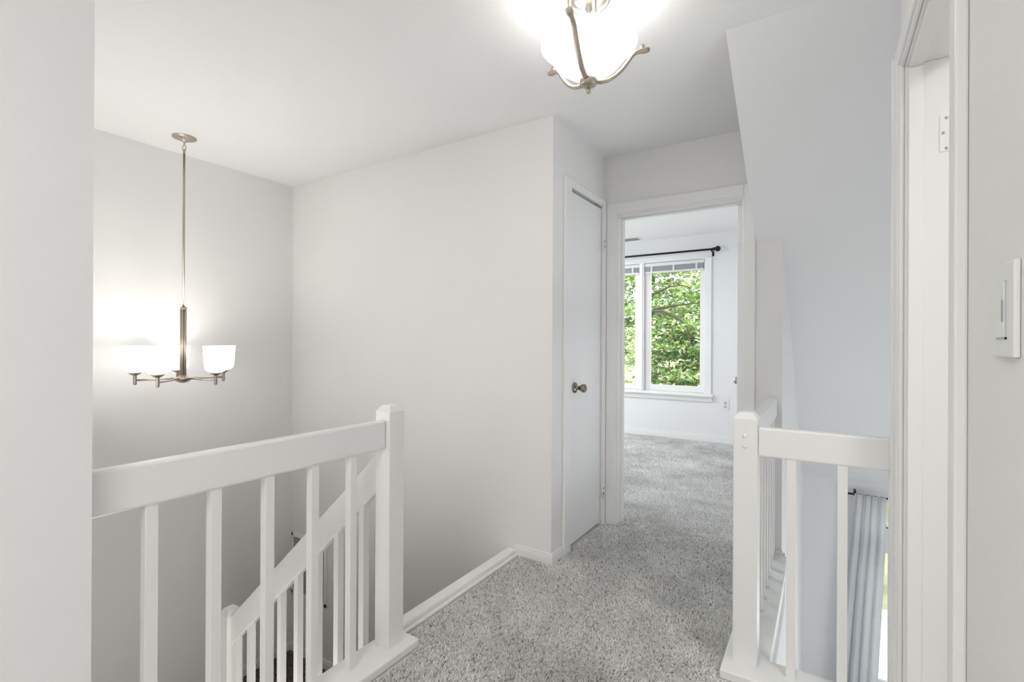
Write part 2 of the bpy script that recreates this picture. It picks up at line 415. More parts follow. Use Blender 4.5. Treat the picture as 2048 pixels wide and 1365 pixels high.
# baseboards
def bboard_x(mb, x0, x1, yf, z0, h, out):
    y0, y1 = sorted((yf, yf + .012 * out)); mb.box(x0, x1, y0, y1, z0, z0 + h * .72, .001)
    y0, y1 = sorted((yf, yf + .008 * out)); mb.box(x0, x1, y0, y1, z0 + h * .7, z0 + h, .003)
def bboard_y(mb, y0, y1, xf, z0, h, out):
    x0, x1 = sorted((xf, xf + .012 * out)); mb.box(x0, x1, y0, y1, z0, z0 + h * .72, .001)
    x0, x1 = sorted((xf, xf + .008 * out)); mb.box(x0, x1, y0, y1, z0 + h * .7, z0 + h, .003)
b = MB(); bboard_x(b, -1.487, XK + .012, YE, 0, .064, -1); bboard_y(b, YE + .0005, 2.496, XK, 0, .0635, 1)
struct('baseboard_left', b, M['trim'], 'short white baseboard wrapping the corner before the closet', 'baseboard')
b = MB(); bboard_x(b, -4.7, -.32, YB, 0, .09, -1)
struct('baseboard_bedroom', b, M['trim'], 'white baseboard below the bedroom window', 'baseboard')
b = MB(); bboard_y(b, YN, YE, XL, -1.27, .072, 1); bboard_x(b, XL, -2.6, YE, -1.27, .072, -1)
struct('baseboard_landing', b, M['trim'], 'white baseboard around the stair landing corner', 'baseboard')
# white nosing board along the stair edge of the hall floor
b = MB().box(-1.535, -1.476, 1.455, YE - .002, .0, .036, .008).box(-1.478, -1.460, 1.455, YE - .013, 0, .016, .006)
b.box(-1.535, -1.50, 1.455, YE - .002, -.30, 0)
struct('trim_6', b, M['trim'], 'white nosing board at the top of the stairs', 'trim')
b = MB().box(-.20, -.187, 2.06, YD, -.16, 0, .002)
struct('trim_7', b, M['trim'], 'white fascia along the overlook floor edge', 'trim')
b = MB().box(-.335, -.192, YD - .012, YD, .02, .055, .003)
struct('baseboard_back', b, M['trim'], 'short white baseboard at the far end of the right railing', 'baseboard')

# ------------------------------------------------------------------ railings
def newel(mb, cx, cy_, s, z0, z1):
    h = s / 2
    mb.box(cx - h, cx + h, cy_ - h, cy_ + h, z0, z1 - .022, .003)
    b = bmesh.new()                                     # chamfered cap
    k = h - .018
    lo = [b.verts.new((cx + a * h, cy_ + c * h, z1 - .024)) for a, c in ((-1, -1), (1, -1), (1, 1), (-1, 1))]
    hi = [b.verts.new((cx + a * k, cy_ + c * k, z1)) for a, c in ((-1, -1), (1, -1), (1, 1), (-1, 1))]
    b.faces.new(hi); b.faces.new(list(reversed(lo)))
    for i in range(4): b.faces.new((lo[i], lo[(i + 1) % 4], hi[(i + 1) % 4], hi[i]))
    bmesh.ops.recalc_face_normals(b, faces=b.faces)
    mb.add(b); return mb

NX, NY = -1.445, 1.369
rl = thing('stair_railing', 'white railing with square balusters along the stairwell edge, left of the hallway', 'railing', (NX, NY, 0))
obj('newel_post', newel(MB(), NX, NY, .078, .034, .968), M['rail'], rl)
obj('handrail', MB().box(NX - .020, NX + .020, YN + .002, NY - .039, .803, .912, .008, 3), M['rail'], rl)
obj('base_plate', MB().box(-1.505, -1.358, YN + .002, 1.448, .001, .035, .006), M['rail'], rl)
for y in (.553, .709, .866, 1.024, 1.182):
    obj('baluster', MB().box(NX - .0145, NX + .0145, y - .0145, y + .0145, .034, .806, .0015), M['rail'], rl)

# sloping rail down the stair flight, ends on a lower newel
sr = thing('stair_railing', 'white sloping railing going down the stairs to a lower post', 'railing', (-2.60, NY, -1.27))
Ys = 1.369
zt = lambda x: .764 + (x + 1.505) * .905        # top edge
zb = lambda x: zt(x) - .150
obj('newel_post', newel(MB(), -2.622, 1.375, .085, -1.27, -.185), M['rail'], sr)
hx0, hx1 = -2.579, -1.486
obj('handrail', MB().prism([(hx0, zb(hx0)), (hx1, zb(hx1)), (hx1, zt(hx1)), (hx0, zt(hx0))], 'y', Ys - .019, Ys + .019, .005), M['rail'], sr)
for x in (-1.5935, -1.7515, -1.892, -2.0325, -2.162, -2.295, -2.420, -2.545):
    obj('baluster', MB().prism([(x - .0145, -1.26 + .05 + (x + 2.6) * .9), (x + .0145, -1.26 + .05 + (x + 2.6) * .9), (x + .0145, zb(x) + .02), (x - .0145, zb(x) - .005)], 'y', Ys - .0145, Ys + .0145), M['rail'], sr)
s0 = lambda x: -1.27 + (x + 2.6) * 1.16
obj('stringer', MB().prism([(-2.579, -1.27), (-1.542, -.30), (-1.542, -.02), (-2.579, -.95)], 'y', 1.395, 1.425), M['rail'], sr)

# right guard around the overlook
RX, RY = -.245, 2.020
rr = thing('overlook_railing', 'white corner railing guarding the overlook right of the bedroom door', 'railing', (RX, RY, 0))
nw = obj('newel_post', newel(MB(), RX, RY, .082, .034, .962), M['rail'], rr)
obj('screw_cap', MB().lathe([(0, .007), (.005, .006), (.0075, .002), (.0075, 0)], (-.247, RY - .041, .876), 16, (0, -1, 0)), M['rail'], nw)
obj('screw_cap', MB().lathe([(0, .007), (.005, .006), (.0075, .002), (.0075, 0)], (-.247, RY - .041, .838), 16, (0, -1, 0)), M['rail'], nw)
obj('handrail', MB().box(RX + .041, .30, 1.981, 2.021, .806, .912, .007, 3), M['rail'], rr)
obj('handrail', MB().box(RX - .020, RX + .020, RY + .041, YD - .001, .806, .912, .007, 3), M['rail'], rr)
for x in (-.098, .052, .19):
    obj('baluster', MB().box(x - .0145, x + .0145, 1.985, 2.014, .034, .81, .0015), M['rail'], rr)
for y in (2.17, 2.295, 2.42, 2.545, 2.67, 2.795, 2.92, 3.045):
    obj('baluster', MB().box(RX - .0145, RX + .0145, y - .0145, y + .0145, .034, .81, .0015), M['rail'], rr)
obj('base_plate', MB().prism([(-.318, 1.905), (.30, 1.905), (.30, 2.055), (-.168, 2.055), (-.168, YD - .013), (-.318, YD - .013)], 'z', .001, .035, .005), M['rail'], rr)

# ------------------------------------------------------------------ doors
d1 = struct('door_1', MB().box(XK - .040, XK - .004, 2.591, 3.063, .020, 2.1055, .002), M['door'], 'narrow flat white closet door, closed, with a brass knob', 'door')
k = MB().lathe([(0, 0), (.031, 0), (.0325, .003), (.030, .009), (.017, .013), (.0125, .018), (.0105, .026), (.012, .032), (.019, .042), (.0245, .054), (.0255, .062), (.0235, .069), (.017, .073), (.016, .0705), (0, .0695)],
               (XK - .004, 2.664, .945), 32, (1, 0, 0))
obj('knob', k, M['brass'], d1)
obj('latch', MB().box(XK - .012, XK - .0028, 2.594, 2.603, .918, .972), M['steel'], d1)
for z in (1.871, .231):
    hg = obj('hinge', MB().box(XK - .006, XK - .001, 3.036, 3.064, z - .045, z + .045, .001).tube([(XK + .016, 3.066, z - .047), (XK + .016, 3.066, z + .047)], .0062), M['trim'], d1)
    g = MB()
    for dz in (-.018, .016): g.box(XK + .0195, XK + .0228, 3.0635, 3.0685, z + dz - .009, z + dz + .009)
    obj('hinge_gap', g, M['dark'], hg)

# bedroom door standing open into the bedroom, seen on edge
ang = math.radians(97.5)
dm = Matrix.Translation((-.408, YD + .075, 0)) @ Matrix.Rotation(ang - PI, 4, 'Z')
dd = MB().box(-.742, -.002, -.035, 0, .02, 2.045, .002, mat=Matrix.Identity(4))
dd.bm.transform(Matrix.Translation((-.408, YD + .075, 0)) @ Matrix.Rotation(-math.radians(86.5), 4, 'Z') )
d2 = struct('door_2', dd, M['door'], 'white bedroom door standing open, seen on its hinge edge', 'door')
tm = Matrix.Translation((-.408, YD + .075, 0)) @ Matrix.Rotation(-math.radians(86.5), 4, 'Z')
for sgn, yy in ((-1, -.035), (1, 0)):
    c = tm @ Vector((-.68, yy, .945)); ax = (tm.to_3x3() @ Vector((0, sgn, 0)))
    obj('knob', MB().lathe([(0, 0), (.031, 0), (.030, .009), (.014, .014), (.0105, .026), (.019, .042), (.0255, .056), (.0255, .062), (.017, .073), (0, .073)], c, 24, ax), M['steel'], d2)
hc = tm @ Vector((0, -.018, 1.87))
obj('hinge', MB().box(-.0315, -.0025, -.0012, .0012, 1.82, 1.92, 0, mat=tm @ Matrix.Translation((0, 0, 0)) @ Matrix.Rotation(PI / 2, 4, 'Z')), M['trim'], d2)

# ------------------------------------------------------------------ ceiling light
CX, CY = -.713, 1.612
cl = thing('ceiling_light', 'semi-flush ceiling light with a frosted bowl held by three nickel arms', 'ceiling light', (CX, CY, ZC))
cp = obj('canopy', MB().lathe([(0, 2.447), (.052, 2.445), (.055, 2.440), (.062, 2.430), (.070, 2.428), (.076, 2.434), (.078, 2.446), (.078, 2.46)], (CX, CY, 0), 48), M['silver'], cl)
for a in (.3, 2.0, 3.9):
    obj('screw', MB().lathe([(0, -.014), (.004, -.013), (.0042, -.004), (.0055, 0)], (CX + .040 * math.cos(a), CY + .040 * math.sin(a), 2.447), 14), M['nickel'], cp)
obj('stem', MB().lathe([(.0085, 2.16), (.0085, 2.40), (.013, 2.404), (.013, 2.447)], (CX, CY, 0), 20).tube([(CX + .022, CY + .012, 2.26), (CX + .022, CY + .012, 2.447)], .004), M['silver'], cl)
bp_ = [(.016, 2.172), (.045, 2.176), (.074, 2.187), (.100, 2.206), (.122, 2.230), (.141, 2.256), (.154, 2.272), (.167, 2.282), (.170, 2.280), (.170, 2.276), (.158, 2.268), (.145, 2.252), (.126, 2.226), (.103, 2.201), (.076, 2.182), (.045, 2.170), (.016, 2.167)]
obj('glass_bowl', MB().lathe(bp_, (CX, CY, 0), 64), M['bowl'], cl)
hub = obj('hub', MB().lathe([(0, 2.128), (.016, 2.129), (.027, 2.134), (.0315, 2.143), (.0315, 2.158), (.029, 2.166), (.020, 2.171), (.0, 2.171)], (CX, CY, 0), 36), M['nickel'], cl)
obj('finial', MB().lathe([(0, 2.104), (.005, 2.105), (.0078, 2.110), (.0078, 2.118), (.005, 2.121), (.005, 2.130)], (CX, CY, 0), 20), M['silver'], hub)
for k in range(3):
    a = 2.744 + k * 2 * PI / 3
    prof = [(.020, 2.150), (.045, 2.1485), (.072, 2.156), (.097, 2.172), (.120, 2.194), (.140, 2.220), (.155, 2.243), (.170, 2.259), (.188, 2.267), (.205, 2.2695), (.220, 2.273)]
    rad = [.0100, .0098, .0096, .0096, .0096, .0096, .0096, .0098, .0115, .0135, .0105]
    arm = obj('arm', MB().tube([(CX + r * math.cos(a), CY + r * math.sin(a), z) for r, z in prof], rad, 12, .75), M['nickel'], cl)
    e = (CX + .196 * math.cos(a), CY + .196 * math.sin(a), 0)
    obj('thumb_screw', MB().lathe([(0, 2.292), (.006, 2.291), (.0065, 2.284), (.009, 2.283), (.009, 2.276), (.004, 2.275), (.004, 2.268)], e, 16), M['nickel'], arm)

# ------------------------------------------------------------------ chandelier
HX, HY = -3.306, 1.437
ch = thing('chandelier', 'five-light brushed nickel chandelier with frosted shades hanging over the stairwell', 'chandelier', (HX, HY, ZC))
cn = obj('canopy', MB().lathe([(0, 2.428), (.010, 2.428), (.013, 2.434), (.030, 2.441), (.055, 2.449), (.064, 2.453), (.066, 2.46)], (HX, HY, 0), 40), M['nickel'], ch)
obj('screw', MB().ball((HX + .028, HY - .030, 2.441), .005), M['silver'], cn)
def ring(mb, c, r, th, n, sy_=1.5):
    pts = []
    for k in range(19):
        t_ = 2 * PI * k / 18
        pts.append(Vector(c) + Vector(n) * math.cos(t_) * r + Vector((0, 0, 1)) * math.sin(t_) * r * sy_)
    return mb.tube(pts, th, 8)
obj('chain_link', ring(MB(), (HX, HY, 2.419), .007, .0022, (1, 0, 0)), M['nickel'], ch)
obj('chain_link', ring(MB(), (HX, HY, 2.394), .0115, .0026, (.85, .5, 0), 1.6), M['nickel'], ch)
obj('rod', MB().tube([(HX, HY, 2.376), (HX, HY, 1.42)], .0064, 16).lathe([(.0035, 2.388), (.0075, 2.378), (.0075, 2.362), (.0064, 2.36)], (HX, HY, 0), 16), M['nickel'], ch)
colm = MB()
for k in range(6):
    a = k * PI / 3 + .35
    colm.tube([(HX + .0115 * math.cos(a), HY + .0115 * math.sin(a), 1.0), (HX + .0115 * math.cos(a), HY + .0115 * math.sin(a), 1.415)], .0062, 14)
colm.tube([(HX, HY, .99), (HX, HY, 1.41)], .011, 16)
colm.lathe([(.0066, 1.424), (.013, 1.422), (.0175, 1.416), (.0175, 1.408), (.016, 1.406)], (HX, HY, 0), 24)
obj('column', colm, M['nickel'], ch)
obj('hub', MB().lathe([(0, .956), (.012, .957), (.028, .963), (.042, .974), (.050, .986), (.050, .990), (.022, .992), (.022, 1.003), (.0, 1.003)], (HX, HY, 0), 40), M['nickel'], ch)
base = math.atan2(-HY, -HX)
first = None
for k in range(5):
    a = base - .512 + k * math.radians(72)
    ex, ey = HX + .241 * math.cos(a), HY + .241 * math.sin(a)
    if first is None:
        # built once at the origin, then copied
        am = MB().tube([(.040, 0, .986), (.130, 0, .981), (.241, 0, .979)], [.0058, .0052, .0052], 12).lathe([(0, .951), (.006, .952), (.009, .957), (.009, 1.004), (.012, 1.008), (.026, 1.015), (.034, 1.022), (.034, 1.025), (.010, 1.024), (0, 1.024)], (.241, 0, 0), 28)
        am.tube([(.236, 0, 1.02), (.241, 0, 1.055)], .0095, 14)
        sh = MB().lathe([(.012, 1.026), (.034, 1.027), (.048, 1.034), (.056, 1.046), (.060, 1.064), (.063, 1.10), (.0655, 1.14), (.0685, 1.178), (.0700, 1.184), (.0672, 1.183), (.0625, 1.14), (.060, 1.10), (.057, 1.064), (.053, 1.050), (.046, 1.040), (.034, 1.033), (.012, 1.032)], (.241, 0, 0), 40)
        bu = MB().lathe([(.011, 1.030), (.014, 1.034), (.0145, 1.082), (.012, 1.086), (.011, 1.080), (0, 1.080)], (.241, 0, 0), 20)
        me = {}
        for nm, mb_ in (('arm', am), ('shade', sh), ('socket', bu)):
            m_ = bpy.data.meshes.new(nm); mb_.bm.to_mesh(m_); mb_.bm.free(); me[nm] = m_
        me['arm'].materials.append(M['nickel']); me['shade'].materials.append(M['shade']); me['socket'].materials.append(M['plate'])
        for m_ in me.values(): m_.transform(Matrix.Translation((0, 0, -ZC)))
        first = True
    ao = bpy.data.objects.new('arm', me['arm']); COL.objects.link(ao); ao.parent = ch; ao.rotation_euler = (0, 0, a)
    so = bpy.data.objects.new('shade', me['shade']); COL.objects.link(so); so.parent = ao
    bo = bpy.data.objects.new('socket', me['socket']); COL.objects.link(bo); bo.parent = ao

# ------------------------------------------------------------------ return-air grille on the stairwell end wall
gv = thing('vent_grille', 'white return-air grille with brown slots low on the stairwell end wall', 'vent', (-3.39, YE, -.82))
fr = MB()
gx0, gx1, gz0, gz1 = -3.606, -3.166, -.805, -.318
fr.box(gx0, gx1, YE - .008, YE - .001, gz1 - .030, gz1, .002).box(gx0, gx1, YE - .008, YE - .001, gz0, gz0 + .030, .002)
fr.box(gx0, gx0 + .022, YE - .008, YE - .001, gz0, gz1, .002).box(gx1 - .030, gx1, YE - .008, YE - .001, gz0, gz1, .002)
fro = obj('frame', fr, M['trim'], gv)
obj('screw', MB().ball((gx0 + .012, YE - .008, gz1 - .014), .005), M['dark'], fro)
obj('screw', MB().ball((gx1 - .015, YE - .008, gz0 + .015), .005), M['dark'], fro)
obj('backing', MB().box(gx0 + .02, gx1 - .026, YE - .003, YE - .0005, gz0 + .028, gz1 - .028), M['grille'], gv)
lv = MB(); n = 30
for i in range(n):
    z = gz0 + .034 + (gz1 - gz0 - .068) * i / (n - 1)
    lv.box(gx0 + .02, gx1 - .028, YE - .0075, YE - .003, z - .0017, z + .0017)
obj('louvers', lv, M['trim'], gv)

# ------------------------------------------------------------------ dimmer switch
sw = thing('light_switch', 'white paddle dimmer switch on the wall at the right edge', 'light switch', (XR, .872, 1.263))
obj('plate', MB().box(XR - .007, XR - .0003, .829, .920, 1.203, 1.324, .002), M['plate'], sw)
obj('paddle', MB().box(XR - .0095, XR - .0065, .858, .892, 1.228, 1.298, .001), M['plate'], sw)
obj('slider_slot', MB().box(XR - .0105, XR - .009, .8585, .8635, 1.248, 1.276), M['steel'], sw)
obj('paddle_gap', MB().box(XR - .0085, XR - .0068, .8555, .8945, 1.2255, 1.2285).box(XR - .0085, XR - .0068, .8555, .8577, 1.2255, 1.3005), M['slat'], sw)

# ------------------------------------------------------------------ bedroom window
w1 = MB()
w1.box(WX1 - .002, -1.165, YB - .016, YB, WZ0, WZ1 + .002, .003).box(-2.9, WX0 + .002, YB - .016, YB, WZ0, WZ1 + .002, .003)
w1.box(WX0, WX0 + .012, YB + .001, YB + .13, WZ0, WZ1).box(WX1 - .012, WX1, YB + .001, YB + .13, WZ0, WZ1).box(WX0 + .0125, WX1 - .0125, YB + .001, YB + .13, WZ1 - .008, WZ1 - .0005).box(WX0 + .0125, WX1 - .0125, YB + .001, YB + .13, WZ0 + .0005, WZ0 + .012)
win = struct('window_1', w1, M['trim'], 'white double casement window in the bedroom', 'window')
obj('sill', MB().box(-2.95, -1.140, YB - .055, YB + .02, WZ0 - .026, WZ0 + .002, .005).box(-2.92, -1.155, YB - .018, YB, WZ0 - .088, WZ0 - .026, .003), M['trim'], win)
obj('mullion', MB().box(-2.062, -1.998, YB - .012, YB + .12, WZ0 + .002, WZ1 - .008, .004).box(-2.045, -2.015, YB - .02, YB - .008, WZ0 + .002, WZ1 - .008, .004), M['trim'], win)
def sash(x0, x1, sl_, sr_):
    s = MB()
    y0, y1 = YB + .03, YB + .07
    zb_, zt_ = WZ0 + .014, WZ1 - .01
    s.box(x0, x0 + sl_, y0, y1, zb_, zt_, .003).box(x1 - sr_, x1, y0, y1, zb_, zt_, .003).box(x0 + sl_, x1 - sr_, y0 + .0005, y1, zb_, zb_ + .075, .002).box(x0 + sl_, x1 - sr_, y0 + .0005, y1, zt_ - .10, zt_, .002)
    so_ = obj('sash', s, M['trim'], win)
    obj('pane', MB().box(x0 + sl_ - .004, x1 - sr_ + .004, YB + .048, YB + .053, zb_ + .07, zt_ - .095), M['glass'], so_)
    return so_
sash(-1.998, WX1 - .012, .075, .055)
sash(WX0 + .012, -2.062, .055, .070)

def blind(x0, x1, label):
    bl = thing('window_blind', label, 'blind', ((x0 + x1) / 2, YB + .005, WZ1 - .01), 'raised venetian blinds in the bedroom window')
    y0, y1 = YB - .004, YB + .024
    obj('headrail', MB().box(x0, x1, y0, y1, 2.203, 2.246, .003), M['blind'], bl)
    s = MB()
    for i in range(12): s.box(x0 + .004, x1 - .004, y0 + .001, y1 - .001, 2.142 + .005 * i, 2.1448 + .005 * i)
    obj('slat_stack', s, M['slat'], bl)
    obj('bottom_rail', MB().box(x0 + .002, x1 - .002, y0, y1, 2.114, 2.139, .004), M['blind'], bl)
    wdt = x1 - x0
    for f in (.12, .5, .88):
        obj('ladder_tape', MB().box(x0 + wdt * f - .011, x0 + wdt * f + .011, y0 - .002, y0 + .001, 2.120, 2.205), M['blind'], bl)
blind(-1.992, WX1 - .016, 'white venetian blind drawn up at the top of the right bedroom window pane')
blind(WX0 + .016, -2.066, 'white venetian blind drawn up at the top of the left bedroom window pane')

# curtain rod above the bedroom window
cr_ = thing('curtain_rod', 'black curtain rod with a ball finial above the bedroom window', 'curtain rod', (-2.1, YB - .08, 2.345))
obj('rod', MB().tube([(-3.05, YB - .08, 2.345), (-1.135, YB - .08, 2.345)], .0125, 16), M['black'], cr_)
for x, s_ in ((-1.085, 1), (-3.10, -1)):
    obj('finial', MB().ball((x, YB - .08, 2.345), .033).lathe([(.016, 0), (.020, .006), (.020, .022), (.012, .03), (.009, .05)], (x - s_ * .056, YB - .08, 2.345), 18, (s_, 0, 0)), M['black'], cr_)
    obj('bracket', MB().box(x - s_ * .066 - .009, x - s_ * .066 + .009, YB - .085, YB - .001, 2.318, 2.328).box(x - s_ * .066 - .011, x - s_ * .066 + .011, YB - .006, YB - .0005, 2.27, 2.33).box(x - s_ * .066 - .009, x - s_ * .066 + .009, YB - .092, YB - .068, 2.318, 2.337), M['black'], cr_)

ou = thing('wall_outlet', 'white wall outlet right of the bedroom window', 'outlet', (-1.004, YB, .468))
obj('plate', MB().box(-1.043, -.965, YB - .006, YB - .0003, .406, .530, .002), M['plate'], ou)
for z in (.446, .491):
    obj('socket', MB().box(-1.020, -.988, YB - .008, YB - .005, z - .016, z + .016, .002).box(-1.012, -1.009, YB - .0086, YB - .0075, z - .006, z + .007).box(-.999, -.996, YB - .0086, YB - .0075, z - .006, z + .007), M['slat'], ou)

cv = thing('ceiling_vent', 'grey ceiling air register in the bedroom by the window', 'vent', (-2.2, 6.14, ZB))
obj('frame', MB().box(-2.42, -1.985, 6.05, 6.22, ZB - .006, ZB - .0005, .002), M['trim'], cv)
s = MB()
for i in range(9): s.box(-2.40, -2.015, 6.068 + .0165 * i, 6.076 + .0165 * i, ZB - .012, ZB - .005)
obj('louvers', s, M['steel'], cv)

# ------------------------------------------------------------------ living room window, rod and curtain
w2 = MB()
w2.box(LX0, LX0 + .05, YB + .02, YB + .09, LZ0, LZ1).box(LX1 - .05, LX1, YB + .02, YB + .09, LZ0, LZ1).box(LX0 + .05, LX1 - .05, YB + .021, YB + .089, LZ1 - .03, LZ1).box(LX0 + .05, LX1 - .05, YB + .021, YB + .089, LZ0, LZ0 + .06)
win2 = struct('window_2', w2, M['trim'], 'living room window behind the curtain one storey down', 'window')
obj('meeting_rail', MB().box(LX0 + .05, LX1 - .05, YB + .025, YB + .085, -.96, -.70, .004).box(LX0 + .05, LX1 - .05, YB + .015, YB + .09, -.735, -.70, .004), M['trim'], win2)
obj('pane', MB().box(LX0 + .045, LX1 - .045, YB + .052, YB + .058, -.71, LZ1 - .025).box(LX0 + .045, LX1 - .045, YB + .052, YB + .058, LZ0 + .05, -.95), M['glass'], win2)
cr2 = thing('curtain_rod', 'black curtain rod over the white living room curtain one storey down', 'curtain rod', (1.2, YB - .08, -.365))
obj('rod', MB().tube([(.17, YB - .08, -.365), (2.5, YB - .08, -.365)], .010, 14), M['black'], cr2)
obj('bracket', MB().box(.262, .282, YB - .085, YB - .001, -.346, -.336, .001).box(.262, .282, YB - .006, YB - .0005, -.40, -.33), M['black'], cr2)
obj('finial', MB().lathe([(0, -.03), (.016, -.028), (.018, 0), (.011, .006)], (.17, YB - .08, -.365), 16, (1, 0, 0)), M['black'], cr2)
# gathered curtain: pleated sheet that spreads a little towards the hem
nu, nv = 240, 40
V = np.zeros((nv, nu, 3)); u = np.linspace(0, 1, nu)
ph = np.cumsum(rng.uniform(.7, 1.4, nu)); ph = (ph - ph[0]) / (ph[-1] - ph[0])
for j in range(nv):
    t_ = j / (nv - 1); z = -.345 - t_ * 2.40
    xl = .262 - .150 * min(1, t_ * 1.15); xr = .528 - .10 * max(0, t_ - .18)
    x = xl + (xr - xl) * u
    amp = .012 + .014 * min(1, t_ * 2.5)
    fade = min(1, t_ * 3)
    y = YB - .097 + amp * (1 - .35 * fade * u) * np.sin(2 * PI * 4.2 * ph + .5 * np.sin(3 * t_)) + .30 * amp * (1 - .7 * fade) * np.sin(2 * PI * 11 * ph + 1.1 + t_)
    V[j, :, 0] = x + .3 * amp * np.cos(2 * PI * 4.2 * ph); V[j, :, 1] = y - .03; V[j, :, 2] = z
idx = np.arange(nu * nv).reshape(nv, nu)
Fq = np.stack([idx[:-1, :-1], idx[:-1, 1:], idx[1:, 1:], idx[1:, :-1]], -1).reshape(-1, 4)
me = arr_mesh('curtain', V.reshape(-1, 3), Fq)
cu = link('curtain', me, M['curtain'])
me.polygons.foreach_set('use_smooth', np.ones(len(me.polygons), bool))
md = cu.modifiers.new('thick', 'SOLIDIFY'); md.thickness = .002
tag(cu, 'white gathered curtain hanging beside the living room window, one storey down', 'curtain')

# ------------------------------------------------------------------ carpet pile
def smooth_noise(x, y, s, seed):
    r = np.random.default_rng(seed); g = r.random((64, 64))
    fx, fy = x * s, y * s
    ix, iy = np.floor(fx).astype(int), np.floor(fy).astype(int)
    tx, ty = fx - ix, fy - iy
    tx = tx * tx * (3 - 2 * tx); ty = ty * ty * (3 - 2 * ty)
    G = lambda a, b: g[a % 64, b % 64]
    return (G(ix, iy) * (1 - tx) + G(ix + 1, iy) * tx) * (1 - ty) + (G(ix, iy + 1) * (1 - tx) + G(ix + 1, iy + 1) * tx) * ty

def pile(rects, z, h, r, pal, wts, seed, cut=None, amp=.3):
    vs, ts = [], []
    g = np.random.default_rng(seed)
    for x0, x1, y0, y1, dens in rects:
        n = int((x1 - x0) * (y1 - y0) * dens)
        x = g.uniform(x0, x1, n); y = g.uniform(y0, y1, n)
        if cut is not None:
            k_ = cut(x, y); x, y = x[k_], y[k_]; n = len(x)
        sc_ = math.sqrt(33000 / dens)
        rr_ = r * sc_ * g.uniform(.7, 1.3, n); hh = h * g.uniform(.65, 1.2, n)
        lean = 2 * PI * (smooth_noise(x, y, 2.2, seed + 1) * .8 + g.random(n) * .75); la = h * g.uniform(.3, 1.15, n)
        rot0 = g.uniform(0, 2 * PI, n)
        base = []
        for k_ in range(3):
            a = rot0 + 2 * PI * k_ / 3
            base.append(np.stack([x + rr_ * np.cos(a), y + rr_ * np.sin(a), np.full(n, z)], -1))
        dx, dy = la * np.cos(lean), la * np.sin(lean)
        mid = []
        for k_ in range(3):
            a = rot0 + 2 * PI * k_ / 3 + .5
            mid.append(np.stack([x + dx * .45 + rr_ * .95 * np.cos(a), y + dy * .45 + rr_ * .95 * np.sin(a), z + hh * .6], -1))
        tip = np.stack([x + dx, y + dy, z + hh], -1)
        vs.append(np.stack(base + mid + [tip], 1))
        c = np.array(pal)[g.choice(len(pal), n, p=wts)]
        mott = 1 + amp * (smooth_noise(x, y, 2.6, seed + 2) - .5) + amp * .9 * (smooth_noise(x, y, 9, seed + 3) - .5)
        c = c * mott[:, None] * g.uniform(.85, 1.15, (n, 1))
        ts.append(np.repeat(c[:, None, :], 7, 1))
    V = np.concatenate(vs); T = np.concatenate(ts); n = len(V)
    f = []
    for k_ in range(3):
        k2 = (k_ + 1) % 3
        f += [(k_, k2, 3 + k2), (k_, 3 + k2, 3 + k_), (3 + k_, 3 + k2, 6)]
    f = np.array(f)
    Fc = (f[None] + (np.arange(n) * 7)[:, None, None]).reshape(-1, 3)
    return V.reshape(-1, 3), Fc, T.reshape(-1, 3)

pal = [(.95, .945, .935), (.90, .895, .88), (.70, .695, .68), (.26, .255, .25), (.86, .80, .74)]
wts = [.34, .30, .20, .10, .06]
def not_under(x, y):
    bad = (x < XK + .013) & (y > YE - .012) & (y < YD + .01)
    bad |= (x < -1.346) & (y < 1.462)
    bad |= (x > -.330) & (y > 1.893) & (y < YD + .01)
    bad |= (x < -1.160) & (y > YD - .02) & (y < YD + .125)
    bad |= (x > -.412) & (y > YD - .02) & (y < YD + .125)
    return ~bad
v, f, t_ = pile([(-1.445, -.18, .9, 2.2, 36000), (-1.445, -1.36, 2.2, 2.357, 30000), (-1.36, -.30, 2.2, YD + .1, 30000)], .0, .010, .0021, pal, wts, 3, not_under)
v2, f2, t2 = pile([(-2.6, -.36, YD + .1, 4.5, 27000), (-2.9, -.36, 4.5, YB - .013, 19000)], .0, .010, .0021, pal, [.40, .32, .19, .035, .055], 4, not_under)
f = np.concatenate([f, f2 + len(v)]); v = np.concatenate([v, v2]); t_ = np.concatenate([t_, t2])
me = arr_mesh('carpet', v, f, t_)
cpt = link('carpet', me, M['pile'])
tag(cpt, 'speckled grey cut-pile carpet covering the hallway and bedroom floors', 'carpet', kind='stuff')
v, f, t_ = pile([(XL + .013, -2.70, YN + .3, YE - .013, 26000)], -1.27, .011, .0026, [(.22, .17, .14), (.13, .10, .08), (.30, .25, .21), (.05, .04, .03)], [.35, .3, .2, .15], 9)
me = arr_mesh('carpet', v, f, t_)
cpb = link('carpet', me, M['pile'])
tag(cpb, 'dark brown carpet on the stair landing below the railing', 'carpet', kind='stuff')

